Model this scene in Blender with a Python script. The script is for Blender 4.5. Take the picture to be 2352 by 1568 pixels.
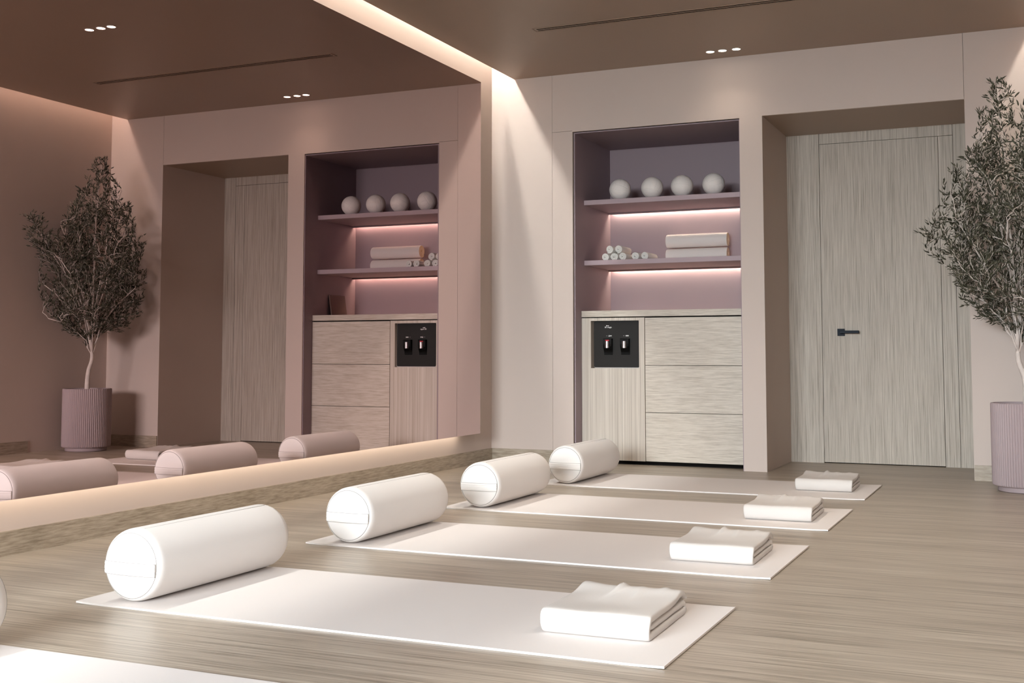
import bpy, bmesh, math, random
from mathutils import Vector, Matrix, noise

random.seed(7)
PI = math.pi
for o in list(bpy.data.objects):
    bpy.data.objects.remove(o, do_unlink=True)
SC = bpy.context.scene
COL = SC.collection

# ------------------------------------------------------------------ camera
cam = bpy.data.cameras.new('camera')
cam.sensor_width = 36.0
cam.lens = 2702.7 / 2352 * 36.0
cam.shift_x = 0.0
cam.shift_y = -(784 - 623.6) / 2352
cam.clip_start = 0.05
camo = bpy.data.objects.new('camera', cam)
COL.objects.link(camo)
YAW, PITCH = -0.4197, 0.0701
fwd = Vector((math.sin(YAW) * math.cos(PITCH), math.cos(YAW) * math.cos(PITCH), math.sin(PITCH)))
camo.location = (3.533, -7.5627, 0.7473)
camo.rotation_euler = fwd.to_track_quat('-Z', 'Y').to_euler()
SC.camera = camo

# ------------------------------------------------------------------ world, daylight, exposure
w = bpy.data.worlds.new('world')
SC.world = w
w.use_nodes = True
bg = w.node_tree.nodes['Background']
bg.inputs[0].default_value = (0.80, 0.88, 1.0, 1)
bg.inputs[1].default_value = 0.6

def area(name, loc, rot, sx, sy, power, col):
    l = bpy.data.lights.new(name, 'AREA')
    l.shape = 'RECTANGLE'; l.size = sx; l.size_y = sy
    l.energy = power; l.color = col
    o = bpy.data.objects.new(name, l)
    o.location = loc; o.rotation_euler = rot
    COL.objects.link(o)
    return o

# soft daylight falling in through the big window behind the camera
area('window_daylight', (1.95, -16.0, 4.1), (math.radians(83), 0, 0), 7.0, 5.0, 8300, (0.88, 0.955, 1.0))

SC.view_settings.view_transform = 'Standard'
SC.view_settings.look = 'None'
SC.view_settings.gamma = 1.0
SC.view_settings.use_curve_mapping = False
SC.view_settings.exposure = 0.0
SC.cycles.max_bounces = 12
SC.cycles.diffuse_bounces = 6
SC.cycles.glossy_bounces = 6
SC.cycles.caustics_reflective = False
SC.cycles.caustics_refractive = False
SC.cycles.sample_clamp_indirect = 6.0

# ------------------------------------------------------------------ dimensions (metres)
H = 2.70        # lowered ceiling
HT = 3.02       # top of the light coves
XD = 0.178      # lowered ceiling, left edge
W = 3.716       # right wall
XW = 3.551      # lowered ceiling, right edge
YF = -10.5       # front wall
NL, NR, NT = 0.6186, 1.788, 2.289      # alcove opening
PR, DR, DT, DD = 1.937, 3.166, 2.293, 0.806   # door recess
HB = 0.0907     # baseboard

# ------------------------------------------------------------------ materials
def s2l(c):
    return tuple((x / 255 / 12.92 if x / 255 <= 0.04045 else ((x / 255 + 0.055) / 1.055) ** 2.4) for x in c)

def new_mat(name):
    m = bpy.data.materials.new(name)
    m.use_nodes = True
    nt = m.node_tree
    return m, nt, nt.nodes['Principled BSDF']

def plain(name, rgb, rough=0.6, metal=0.0, spec=0.5, bump=None, var=0.0, vscale=8.0):
    m, nt, b = new_mat(name)
    c = s2l(rgb)
    b.inputs['Base Color'].default_value = (*c, 1)
    b.inputs['Roughness'].default_value = rough
    b.inputs['Metallic'].default_value = metal
    b.inputs['Specular IOR Level'].default_value = spec
    if var or bump:
        tc = nt.nodes.new('ShaderNodeTexCoord')
    if var:
        n = nt.nodes.new('ShaderNodeTexNoise'); n.inputs['Scale'].default_value = vscale
        n.inputs['Detail'].default_value = 4
        nt.links.new(tc.outputs['Object'], n.inputs['Vector'])
        r = nt.nodes.new('ShaderNodeValToRGB')
        r.color_ramp.elements[0].position = 0.3; r.color_ramp.elements[1].position = 0.7
        r.color_ramp.elements[0].color = (*[x * (1 - var) for x in c], 1)
        r.color_ramp.elements[1].color = (*[min(1, x * (1 + var)) for x in c], 1)
        nt.links.new(n.outputs['Fac'], r.inputs['Fac'])
        nt.links.new(r.outputs['Color'], b.inputs['Base Color'])
    if bump:
        n2 = nt.nodes.new('ShaderNodeTexNoise'); n2.inputs['Scale'].default_value = bump[0]
        n2.inputs['Detail'].default_value = 3
        nt.links.new(tc.outputs['Object'], n2.inputs['Vector'])
        bp = nt.nodes.new('ShaderNodeBump'); bp.inputs['Strength'].default_value = bump[1]
        bp.inputs['Distance'].default_value = bump[2]
        nt.links.new(n2.outputs['Fac'], bp.inputs['Height'])
        nt.links.new(bp.outputs['Normal'], b.inputs['Normal'])
    return m

def grain(name, dark, mid, light, scale, rough=0.5, big=(1, 1, 1), bump=0.15, contrast=(0.32, 0.52, 0.70), spec=0.5, bigamt=0.35, streak=None):
    """stretched grain: fine noise along one axis, broken by a broader noise"""
    m, nt, b = new_mat(name)
    L = nt.links
    tc = nt.nodes.new('ShaderNodeTexCoord')
    def tex(sc, detail, rgh=0.6):
        mp = nt.nodes.new('ShaderNodeMapping'); mp.inputs['Scale'].default_value = sc
        L.new(tc.outputs['Object'], mp.inputs['Vector'])
        n = nt.nodes.new('ShaderNodeTexNoise'); n.inputs['Scale'].default_value = 1.0
        n.inputs['Detail'].default_value = detail; n.inputs['Roughness'].default_value = rgh
        L.new(mp.outputs['Vector'], n.inputs['Vector'])
        return n.outputs['Fac']
    f1 = tex(scale, 5, 0.65)
    f2 = tex(big, 3)
    mx = nt.nodes.new('ShaderNodeMix'); mx.data_type = 'FLOAT'
    mx.inputs[0].default_value = bigamt
    L.new(f1, mx.inputs[2]); L.new(f2, mx.inputs[3])
    r = nt.nodes.new('ShaderNodeValToRGB')
    e = r.color_ramp.elements
    e[0].position = contrast[0]; e[1].position = contrast[2]
    e[0].color = (*s2l(dark), 1); e[1].color = (*s2l(light), 1)
    q = e.new(contrast[1]); q.color = (*s2l(mid), 1)
    L.new(mx.outputs[0], r.inputs['Fac'])
    L.new(r.outputs['Color'], b.inputs['Base Color'])
    b.inputs['Roughness'].default_value = rough
    b.inputs['Specular IOR Level'].default_value = spec
    if bump:
        bp = nt.nodes.new('ShaderNodeBump'); bp.inputs['Strength'].default_value = bump
        bp.inputs['Distance'].default_value = 0.002
        L.new(f1, bp.inputs['Height']); L.new(bp.outputs['Normal'], b.inputs['Normal'])
    return m

def emit(name, rgb, strength):
    m, nt, b = new_mat(name)
    b.inputs['Base Color'].default_value = (0.8, 0.8, 0.8, 1)
    b.inputs['Emission Color'].default_value = (*s2l(rgb), 1)
    b.inputs['Emission Strength'].default_value = strength
    return m

M = {}
M['wall'] = plain('pink_beige_paint', (208, 193, 184), 0.62, spec=0.35, bump=(260, 0.12, 0.001), var=0.015, vscale=2.0)
M['ceiling'] = plain('taupe_ceiling_paint', (163, 143, 126), 0.42, spec=0.45, bump=(240, 0.05, 0.001))
M['cove'] = plain('cove_paint', (238, 236, 230), 0.7)
M['mauve'] = plain('mauve_lacquer', (152, 135, 141), 0.5, spec=0.4)
M['shelf'] = plain('front_lit_mauve_lacquer', (176, 157, 163), 0.5, spec=0.4)  # alcove mauve lightened, standing in for light on the shelf fronts
M['mauve_dark'] = plain('mauve_shadow_gap', (60, 48, 50), 0.7)
M['void'] = plain('black_shadow_gap', (20, 17, 16), 0.9, spec=0.1)
M['floor'] = grain('grey_oak_strip_floor', (120, 110, 97), (170, 158, 143), (197, 187, 172), (2.2, 95, 1), 0.36,
                   big=(0.5, 9, 1), contrast=(0.34, 0.5, 0.66), bump=0.10, bigamt=0.30, spec=0.32)
M['door'] = grain('grey_ash_vertical', (142, 132, 119), (186, 176, 163), (212, 203, 191), (230, 230, 3.0), 0.55,
                  big=(22, 22, 0.5), contrast=(0.31, 0.5, 0.69), bump=0.12, bigamt=0.10)
M['ash_v'] = grain('pale_ash_vertical', (172, 160, 147), (203, 193, 181), (219, 210, 198), (120, 120, 0.9), 0.5,
                   big=(16, 16, 0.3), contrast=(0.34, 0.5, 0.66), bump=0.06)
M['ash_h'] = grain('pale_ash_horizontal', (166, 154, 140), (202, 192, 179), (222, 213, 201), (9, 9, 210), 0.5,
                   big=(3, 3, 40), contrast=(0.30, 0.5, 0.70), bump=0.06, bigamt=0.2)
M['stone'] = grain('travertine_skirting', (132, 119, 102), (168, 154, 136), (192, 180, 164), (11, 11, 130), 0.42,
                   big=(3, 3, 30), contrast=(0.34, 0.5, 0.68), bump=0.08, bigamt=0.3)
M['mat'] = plain('white_mat_rubber', (229, 223, 220), 0.75, spec=0.25, bump=(600, 0.06, 0.0006))
M['white_cloth'] = plain('white_canvas', (234, 230, 227), 0.8, spec=0.2, bump=(700, 0.08, 0.0006))
M['towel'] = plain('white_towelling', (212, 207, 203), 0.9, spec=0.1, bump=(420, 0.25, 0.0012))
M['ball'] = plain('white_leather', (238, 232, 228), 0.6, spec=0.3)
M['rollmat'] = plain('cream_mat', (240, 232, 226), 0.75, spec=0.2)
M['rollend'] = plain('tan_mat_core', (214, 186, 146), 0.8, spec=0.2)
M['hand_towel'] = plain('small_white_towel', (242, 240, 235), 0.9, spec=0.1, bump=(300, 0.3, 0.001))
M['black_glass'] = plain('black_glass', (42, 41, 40), 0.45, spec=0.1)
M['black'] = plain('matt_black', (5, 5, 5), 0.5, spec=0.12)
M['seam_shade'] = plain('grey_seam_shade', (166, 161, 157), 0.8, spec=0.2)  # grey puts the shading of the seam grooves into the colour
M['steel'] = plain('brushed_steel', (205, 200, 202), 0.32, metal=1.0)
M['white_plastic'] = plain('white_plastic', (225, 220, 216), 0.4)
M['white_print'] = plain('white_print', (238, 238, 236), 0.6)
M['grey_print'] = plain('grey_print', (110, 110, 108), 0.6)
M['red'] = plain('red_indicator', (200, 20, 45), 0.4)
M['navy'] = plain('navy_black_metal', (28, 36, 46), 0.5, spec=0.15)
M['pot'] = plain('mauve_ceramic', (172, 156, 158), 0.6, spec=0.3)
M['soil'] = plain('dark_soil', (70, 56, 48), 0.95, bump=(90, 0.8, 0.01))
M['bark'] = plain('pale_bark', (224, 212, 205), 0.75, spec=0.2, var=0.10, vscale=30)
M['card'] = plain('pinkish_brown_board', (112, 88, 81), 0.6)
M['vent'] = plain('vent_metal', (150, 128, 110), 0.5)
M['led_cove'] = emit('warm_led_cove', (255, 254, 248), 105)
M['led_cove_right'] = emit('warm_led_cove_right', (255, 250, 240), 62)
M['led_low'] = emit('warm_led_mirror', (255, 240, 220), 12.5)
M['led_shelf'] = emit('warm_led_shelf', (255, 236, 212), 46)
M['lens'] = emit('downlight_lens', (255, 238, 220), 14)

# tinted mirror glass: real specular reflection
m, nt, b = new_mat('rose_bronze_mirror')
b.inputs['Base Color'].default_value = (0.66, 0.515, 0.50, 1)
b.inputs['Metallic'].default_value = 1.0
b.inputs['Roughness'].default_value = 0.0
b.inputs['Specular IOR Level'].default_value = 0.0
M['mirror'] = m
M['mirror_edge'] = plain('mirror_edge', (96, 66, 54), 0.35, spec=0.5)

# olive leaves: front and paler back with small variation
m, nt, b = new_mat('olive_leaf')
geo = nt.nodes.new('ShaderNodeNewGeometry')
tc = nt.nodes.new('ShaderNodeTexCoord')
n = nt.nodes.new('ShaderNodeTexNoise'); n.inputs['Scale'].default_value = 25
nt.links.new(tc.outputs['Object'], n.inputs['Vector'])
r = nt.nodes.new('ShaderNodeValToRGB')
r.color_ramp.elements[0].position = 0.3; r.color_ramp.elements[1].position = 0.7
r.color_ramp.elements[0].color = (*s2l((44, 44, 33)), 1)
r.color_ramp.elements[1].color = (*s2l((73, 72, 55)), 1)
nt.links.new(n.outputs['Fac'], r.inputs['Fac'])
mx = nt.nodes.new('ShaderNodeMix'); mx.data_type = 'RGBA'
mx.inputs[7].default_value = (*s2l((92, 90, 76)), 1)
nt.links.new(geo.outputs['Backfacing'], mx.inputs[0])
nt.links.new(r.outputs['Color'], mx.inputs[6])
nt.links.new(mx.outputs[2], b.inputs['Base Color'])
b.inputs['Roughness'].default_value = 0.55
b.inputs['Specular IOR Level'].default_value = 0.3
M['leaf'] = m

# thin clear window glass
m, nt, b = new_mat('clear_glass')
nt.nodes.remove(b)
tr = nt.nodes.new('ShaderNodeBsdfTransparent'); gl = nt.nodes.new('ShaderNodeBsdfGlossy')
gl.inputs['Roughness'].default_value = 0.0
ms = nt.nodes.new('ShaderNodeMixShader'); ms.inputs[0].default_value = 0.06
nt.links.new(tr.outputs[0], ms.inputs[1]); nt.links.new(gl.outputs[0], ms.inputs[2])
nt.links.new(ms.outputs[0], nt.nodes['Material Output'].inputs['Surface'])
M['glass'] = m

# ------------------------------------------------------------------ mesh helpers
def mesh_obj(name, bm, mat, parent=None, smooth=False, loc=None, angle=None):
    bmesh.ops.recalc_face_normals(bm, faces=bm.faces)
    me = bpy.data.meshes.new(name)
    bm.to_mesh(me); bm.free()
    if isinstance(mat, (list, tuple)):
        for mm in mat: me.materials.append(mm)
    else:
        me.materials.append(mat)
    if smooth:
        for p in me.polygons: p.use_smooth = True
        if angle is not None:
            me.set_sharp_from_angle(angle=math.radians(angle))
    o = bpy.data.objects.new(name, me)
    if loc is not None: o.location = loc
    COL.objects.link(o)
    if parent: o.parent = parent
    return o

def box(bm, x0, x1, y0, y1, z0, z1, mi=0):
    v = [bm.verts.new(p) for p in ((x0, y0, z0), (x1, y0, z0), (x1, y1, z0), (x0, y1, z0),
                                   (x0, y0, z1), (x1, y0, z1), (x1, y1, z1), (x0, y1, z1))]
    fs = []
    for q in ((0, 3, 2, 1), (4, 5, 6, 7), (0, 1, 5, 4), (1, 2, 6, 5), (2, 3, 7, 6), (3, 0, 4, 7)):
        f = bm.faces.new([v[i] for i in q]); f.material_index = mi; fs.append(f)
    return v, fs

def boxes(*bs):
    bm = bmesh.new()
    for b_ in bs: box(bm, *b_)
    return bm

def bevel_box(b_, r, seg=2):
    bm = boxes(b_)
    bmesh.ops.bevel(bm, geom=list(bm.edges), offset=r, segments=seg, profile=0.5, affect='EDGES')
    return bm

def cyl(bm, c, axis, r0, r1, h, n=32, cap=True):
    """frustum from c along axis ('X','Y','Z')"""
    def pt(a, r, t):
        p = (r * math.cos(a), r * math.sin(a), t)
        if axis == 'Z': q = p
        elif axis == 'Y': q = (p[0], p[2], p[1])
        else: q = (p[2], p[0], p[1])
        return (c[0] + q[0], c[1] + q[1], c[2] + q[2])
    A = [bm.verts.new(pt(2 * PI * i / n, r0, 0)) for i in range(n)]
    B = [bm.verts.new(pt(2 * PI * i / n, r1, h)) for i in range(n)]
    for i in range(n):
        bm.faces.new((A[i], A[(i + 1) % n], B[(i + 1) % n], B[i]))
    if cap:
        bm.faces.new(A); bm.faces.new(B)

def lathe(bm, prof, n=48, axis='Z', c=(0, 0, 0), ripple=None):
    """prof: list of (r, t); closes at r == 0"""
    def pt(a, r, t):
        if axis == 'Z': return (c[0] + r * math.cos(a), c[1] + r * math.sin(a), c[2] + t)
        if axis == 'Y': return (c[0] + r * math.cos(a), c[1] + t, c[2] + r * math.sin(a))
        return (c[0] + t, c[1] + r * math.cos(a), c[2] + r * math.sin(a))
    rings = []
    for (r, t) in prof:
        if r <= 1e-6:
            rings.append([bm.verts.new(pt(0, 0, t))])
        else:
            rings.append([bm.verts.new(pt(2 * PI * i / n, r, t)) for i in range(n)])
    for A, B in zip(rings, rings[1:]):
        for i in range(n):
            j = (i + 1) % n
            if len(A) == 1 and len(B) == 1: continue
            if len(A) == 1: bm.faces.new((A[0], B[i], B[j]))
            elif len(B) == 1: bm.faces.new((A[i], A[j], B[0]))
            else: bm.faces.new((A[i], A[j], B[j], B[i]))
    return rings

def tube(bm, pts, rads, n=6, cap=True, closed=False):
    rings = []
    up = Vector((0.123, 0.456, 0.88)).normalized()
    N = len(pts)
    for i, p in enumerate(pts):
        p = Vector(p)
        if closed:
            d = Vector(pts[(i + 1) % N]) - Vector(pts[(i - 1) % N])
        else:
            d = Vector(pts[min(i + 1, N - 1)]) - Vector(pts[max(i - 1, 0)])
        if d.length < 1e-9: d = Vector((0, 0, 1))
        d.normalize()
        a = up - d * up.dot(d)
        if a.length < 1e-3: a = Vector((1, 0, 0)) - d * d.x
        a.normalize(); b_ = d.cross(a); up = a
        r = rads[i] if isinstance(rads, (list, tuple)) else rads
        rings.append([bm.verts.new(p + a * (r * math.cos(2 * PI * k / n)) + b_ * (r * math.sin(2 * PI * k / n))) for k in range(n)])
    pairs = list(zip(rings, rings[1:]))
    if closed: pairs.append((rings[-1], rings[0]))
    for A, B in pairs:
        for k in range(n):
            bm.faces.new((A[k], A[(k + 1) % n], B[(k + 1) % n], B[k]))
    if cap and not closed:
        bm.faces.new(rings[0]); bm.faces.new(rings[-1])

def prism(bm, poly, axis, t0, t1):
    """extrude a 2D polygon; axis = extrusion axis; poly in the two other axes (in xyz order)"""
    def P(p, t):
        if axis == 'X': return (t, p[0], p[1])
        if axis == 'Y': return (p[0], t, p[1])
        return (p[0], p[1], t)
    A = [bm.verts.new(P(p, t0)) for p in poly]
    B = [bm.verts.new(P(p, t1)) for p in poly]
    n = len(poly)
    for i in range(n):
        bm.faces.new((A[i], A[(i + 1) % n], B[(i + 1) % n], B[i]))
    bm.faces.new(A); bm.faces.new(B)

def round_poly(x0, x1, z0, z1, r, seg=6):
    pts = []
    for cx, cz, a0 in ((x1 - r, z1 - r, 0), (x0 + r, z1 - r, 90), (x0 + r, z0 + r, 180), (x1 - r, z0 + r, 270)):
        for k in range(seg + 1):
            a = math.radians(a0 + 90 * k / seg)
            pts.append((cx + r * math.cos(a), cz + r * math.sin(a)))
    return pts

def tag(o, label=None, cat=None, group=None, kind=None):
    if label: o['label'] = label
    if cat: o['category'] = cat
    if group: o['group'] = group
    if kind: o['kind'] = kind
    return o

def thing(name, label, cat, loc=(0, 0, 0), rz=0.0, group=None):
    o = bpy.data.objects.new(name, None)
    o.empty_display_size = 0.1
    o.location = loc; o.rotation_euler = (0, 0, rz)
    COL.objects.link(o)
    return tag(o, label, cat, group)

def children(o):
    return [c for c in bpy.data.objects if c.parent == o]

def copy_tree(o, parent=None):
    kids = KIDS.get(o.name)
    if kids is None:
        kids = KIDS[o.name] = children(o)
    c = o.copy(); COL.objects.link(c)
    c.parent = parent
    for ch in kids: copy_tree(ch, c)
    return c
KIDS = {}

def struct(name, bm, mat, label, smooth=False):
    o = mesh_obj(name, bm, mat, None, smooth)
    o['kind'] = 'structure'; o['label'] = label
    return o

# ------------------------------------------------------------------ the room
floor = struct('floor', boxes((-0.25, W + 0.25, YF - 0.2, DD + 0.25, -0.12, 0.0)), M['floor'],
               'grey oak floor with fine grain running away from the mirror')
wl = struct('wall_left', boxes((-0.2, 0.0, YF, 0.0, 0, HT)), M['wall'], 'pink beige wall behind the long tinted mirror')
wr = struct('wall_right', boxes((W, W + 0.2, YF, 0.0, 0, HT)), M['wall'], 'pink beige wall opposite the mirror, seen reflected in it')

# back wall: dark backing with panels set on it, 3 mm joints
bk = boxes((-0.2, NL - 0.012, 0.022, 0.12, 0, HT), (NR + 0.012, PR - 0.004, 0.022, 0.82, 0, HT),
           (NL - 0.012, NR + 0.012, 0.022, 0.12, NT + 0.012, HT), (PR - 0.004, DR + 0.004, 0.022, 0.12, DT + 0.004, HT),
           (DR + 0.004, W + 0.2, 0.022, 0.12, 0, HT))
wb = struct('wall_back', bk, M['void'], 'back wall with a shelved alcove and a deep door recess')
def panel(name, boxes_, mat=M['wall'], parent=wb):
    return mesh_obj(name, boxes(*boxes_), mat, parent)
panel('wall_panel', [(0.0, 0.4655, 0.0, 0.022, 0, HT)])
panel('wall_panel', [(0.4670, NL, 0.0, 0.022, 0, NT + 0.006)])
bm = bmesh.new()       # header and the pilaster between alcove and door are one panel
prism(bm, [(0.4670, NT + 0.008), (NL, NT + 0.008), (NL, NT), (NR, NT), (NR, 0), (PR, 0), (PR, DT), (3.1640, DT), (3.1640, HT), (0.4670, HT)], 'Y', 0.0, 0.022)
mesh_obj('wall_panel', bm, M['wall'], wb)
panel('wall_panel', [(DR, W, 0.0, 0.022, 0, HT)])
# door recess reveals and its top
panel('reveal_panel', [(PR - 0.02, PR, 0.022, DD, 0, DT + 0.02)])
panel('reveal_panel', [(DR, DR + 0.02, 0.022, DD, 0, DT + 0.02)])
panel('recess_soffit', [(PR, DR, 0.022, DD, DT, DT + 0.02)], M['ceiling'])
# wood cladding at the back of the recess around the door
panel('wood_panel', [(PR, 2.1615, DD, DD + 0.03, 0, DT)], M['door'])
panel('wood_panel', [(2.1645, 3.0445, DD, DD + 0.03, 2.2205, DT)], M['door'])
panel('wood_panel', [(3.0475, DR, DD, DD + 0.03, 0, DT)], M['door'])
panel('wood_panel', [(2.9535, 3.0445, DD, DD + 0.03, 0, 2.2175)], M['door'])
panel('recess_backing', [(PR - 0.02, DR + 0.02, DD + 0.031, DD + 0.1, 0, DT + 0.1)], M['void'])

door = struct('door_1', boxes((2.1645, 2.9505, DD - 0.001, DD + 0.029, 0.006, 2.2175)), M['door'],
              'flush grey ash veneer door with a small dark lever handle')
hd = mesh_obj('door_handle', bevel_box((2.268, 2.317, DD - 0.012, DD - 0.001, 0.874, 0.923), 0.0015), M['navy'], door)
hd['label'] = 'navy black lever handle'
mesh_obj('lever', bevel_box((2.285, 2.417, DD - 0.052, DD - 0.036, 0.890, 0.910), 0.002), M['navy'], hd)
bm = bmesh.new(); cyl(bm, (2.2925, DD - 0.040, 0.8985), 'Y', 0.0095, 0.0095, 0.03, 20)
mesh_obj('spindle', bm, M['navy'], hd, True, angle=40)

# alcove lining, set in the wall opening with a thin shadow gap
AL, AR, AT, AB = NL + 0.014, NR - 0.006, NT - 0.013, 0.746
panel('alcove_side', [(NL + 0.006, AL, 0.010, AB, 0.0, AT)], M['mauve'])
panel('alcove_side', [(AR, AR + 0.008, 0.010, AB, 0.0, AT)], M['mauve'])
panel('alcove_top', [(NL + 0.006, NR + 0.002, 0.010, AB, AT, AT + 0.008)], M['mauve'])
panel('alcove_back', [(NL - 0.02, NR + 0.02, AB, AB + 0.02, 0.0, NT + 0.03)], M['mauve'])
panel('alcove_backing', [(NL - 0.05, NL - 0.012, 0.022, AB + 0.02, 0, NT + 0.05),
                         (NL - 0.05, NR + 0.03, 0.022, AB + 0.02, NT + 0.012, NT + 0.05)], M['void'])

# ceiling: lowered slab between two light coves, upper slab over all
ce = struct('ceiling', boxes((XD, XW, YF, 0.0, H, H + 0.08)), M['ceiling'], 'taupe lowered ceiling with lit coves along both sides')
mesh_obj('cove_top', boxes((-0.2, W + 0.2, YF, 0.1, HT, HT + 0.1)), M['cove'], ce)
sl = mesh_obj('cove_light', boxes((0.012, 0.040, YF + 0.1, -0.02, HT - 0.030, HT - 0.012)), M['led_cove'], ce)
sl2 = mesh_obj('cove_light', boxes((W - 0.040, W - 0.012, YF + 0.1, -0.02, HT - 0.030, HT - 0.012)), M['led_cove_right'], ce)

# front wall with the wide window behind the camera
WX0, WX1, WZ0, WZ1 = 0.35, 3.40, 0.06, 2.50
wf = struct('wall_front', boxes((-0.2, WX0, YF - 0.2, YF, 0, HT), (WX1, W + 0.2, YF - 0.2, YF, 0, HT),
                                (WX0, WX1, YF - 0.2, YF, WZ1, HT), (WX0, WX1, YF - 0.2, YF, 0, WZ0)), M['wall'],
            'front wall behind the viewer with a wide window')
fr = [(WX0, WX1, YF - 0.13, YF - 0.07, WZ0, WZ0 + 0.05), (WX0, WX1, YF - 0.13, YF - 0.07, WZ1 - 0.05, WZ1)]
for x in (WX0, WX0 + 1.0, WX0 + 2.0, WX1 - 0.05):
    fr.append((x, x + 0.05, YF - 0.13, YF - 0.07, WZ0 + 0.05, WZ1 - 0.05))
win = struct('window_1', boxes(*fr), M['navy'], 'wide dark framed window behind the viewer')
for x0, x1 in ((WX0 + 0.05, WX0 + 1.0), (WX0 + 1.05, WX0 + 2.0), (WX0 + 2.05, WX1 - 0.05)):
    mesh_obj('pane', boxes((x0, x1, YF - 0.103, YF - 0.097, WZ0 + 0.05, WZ1 - 0.05)), M['glass'], win)

# skirting of brown travertine
struct('baseboard_left', boxes((0.0, 0.010, YF, 0.0, 0, HB)), M['stone'], 'brown travertine skirting under the mirror')
struct('baseboard_back', boxes((0.010, 0.470, -0.010, 0.0, 0, HB)), M['stone'], 'short travertine skirting in the corner left of the alcove')
struct('trim_1', boxes((DR + 0.002, W, -0.010, 0.0, 0, HB)), M['stone'], 'short travertine skirting right of the door recess behind the planter')
struct('baseboard_right', boxes((W - 0.010, W, YF, -0.82, 0, HB)), M['stone'], 'travertine skirting along the wall opposite the mirror')

# ------------------------------------------------------------------ mirror
XM, ZMB, ZMT, YM = 0.0969, 0.2178, 2.6074, -0.3849
mir = thing('wall_mirror', 'long rose tinted wall mirror floating above the glowing wall base', 'mirror', (0.0, -4.9, ZMB))
def loc_boxes(origin, *bs):
    return boxes(*[(b_[0] - origin[0], b_[1] - origin[0], b_[2] - origin[1], b_[3] - origin[1], b_[4] - origin[2], b_[5] - origin[2]) for b_ in bs])
org = (0.0, -4.9, ZMB)
mesh_obj('mirror_glass', loc_boxes(org, (XM - 0.006, XM, YF + 0.3, YM, ZMB, ZMT)), M['mirror'], mir)
mesh_obj('backing_board', loc_boxes(org, (XM - 0.024, XM - 0.0065, YF + 0.3, YM - 0.001, ZMB + 0.001, ZMT - 0.001)), M['mirror_edge'], mir)
mesh_obj('mounting_rail', loc_boxes(org, (0.0, XM - 0.0245, YF + 0.4, YM - 0.14, 0.62, 0.66), (0.0, XM - 0.0245, YF + 0.4, YM - 0.14, 2.26, 2.30)), M['mirror_edge'], mir)
mesh_obj('light_strip', loc_boxes(org, (0.042, 0.056, YF + 0.4, YM - 0.15, ZMB + 0.012, ZMB + 0.018)), M['led_low'], mir)
mesh_obj('light_channel', loc_boxes(org, (0.036, XM - 0.0245, YF + 0.4, YM - 0.14, ZMB + 0.0185, ZMB + 0.032)), M['white_plastic'], mir)

# ------------------------------------------------------------------ ceiling fittings
vt = thing('linear_air_vent', 'long slim slotted air vent set in the taupe ceiling', 'air vent', (1.816, -1.122, H))
x0, x1 = -1.009, 1.009
mesh_obj('frame', boxes((x0, x1, -0.0365, -0.031, -0.003, 0), (x0, x1, 0.031, 0.0365, -0.003, 0),
                        (x0, x0 + 0.006, -0.031, 0.031, -0.003, 0), (x1 - 0.006, x1, -0.031, 0.031, -0.003, 0)), M['vent'], vt)
mesh_obj('slot', boxes((x0 + 0.02, x1 - 0.02, -0.018, -0.010, -0.0022, -0.0012)), M['void'], vt)
mesh_obj('slot', boxes((x0 + 0.02, x1 - 0.02, 0.010, 0.018, -0.0022, -0.0012)), M['void'], vt)
mesh_obj('cover_plate', boxes((x0 + 0.006, x1 - 0.006, -0.031, 0.031, -0.0011, 0)), M['ceiling'], vt)

def downlight(x, y, label, group, power=2.2, cone=104):
    t = thing('recessed_downlight', label, 'downlight', (x, y, H), 0, group)
    bm = bmesh.new(); lathe(bm, [(0.0255, 0.0), (0.030, -0.0005), (0.0300, -0.003), (0.0255, -0.0035), (0.0255, 0.0)], 32)
    mesh_obj('ring', bm, M['white_plastic'], t, True, angle=40)
    bm = bmesh.new(); lathe(bm, [(0, -0.0012), (0.0250, -0.0012), (0.0250, -0.0002), (0, -0.0002)], 28)
    mesh_obj('lens', bm, M['lens'], t)
    l = bpy.data.lights.new('bulb', 'SPOT'); l.energy = power; l.color = (1.0, 0.86, 0.72)
    l.spot_size = math.radians(cone); l.spot_blend = 1.0; l.shadow_soft_size = 0.02
    lo = bpy.data.objects.new('bulb', l); lo.location = (0, 0, -0.006); COL.objects.link(lo); lo.parent = t
    return t
ord3 = ['leftmost', 'middle', 'rightmost']
for i, x in enumerate((1.650, 1.730, 1.820)):
    downlight(x, -0.195, f'small round ceiling light over the alcove header, {ord3[i]} of the three', 'downlights above the alcove')
for i, x in enumerate((1.662, 1.742, 1.832)):
    downlight(x, -2.229, f'small round ceiling light seen only in the mirror, {["rightmost", "middle", "leftmost"][i]} of the reflected three', 'downlights over the mats', 34, 125)

# ------------------------------------------------------------------ alcove shelves with hidden light strips
def shelf(z, label):
    t = thing('wall_shelf', label, 'shelf', ((AL + AR) / 2, 0.465, z), 0, 'alcove shelves')
    hw = (AR - AL) / 2 - 0.0005
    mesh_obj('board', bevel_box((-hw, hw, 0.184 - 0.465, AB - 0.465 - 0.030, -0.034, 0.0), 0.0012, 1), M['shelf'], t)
    mesh_obj('rear_lip', boxes((-hw, hw, AB - 0.465 - 0.030, AB - 0.465 - 0.001, -0.012, -0.0005), (-hw, hw, AB - 0.465 - 0.052, AB - 0.465 - 0.040, -0.046, -0.034)), M['mauve'], t)
    mesh_obj('light_strip', boxes((-hw + 0.02, hw - 0.02, AB - 0.465 - 0.026, AB - 0.465 - 0.006, -0.0165, -0.0125)), M['led_shelf'], t)
    return t
Z1, Z2 = 1.830, 1.404
shelf(Z1, 'upper mauve shelf in the alcove carrying four white balls')
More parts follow.
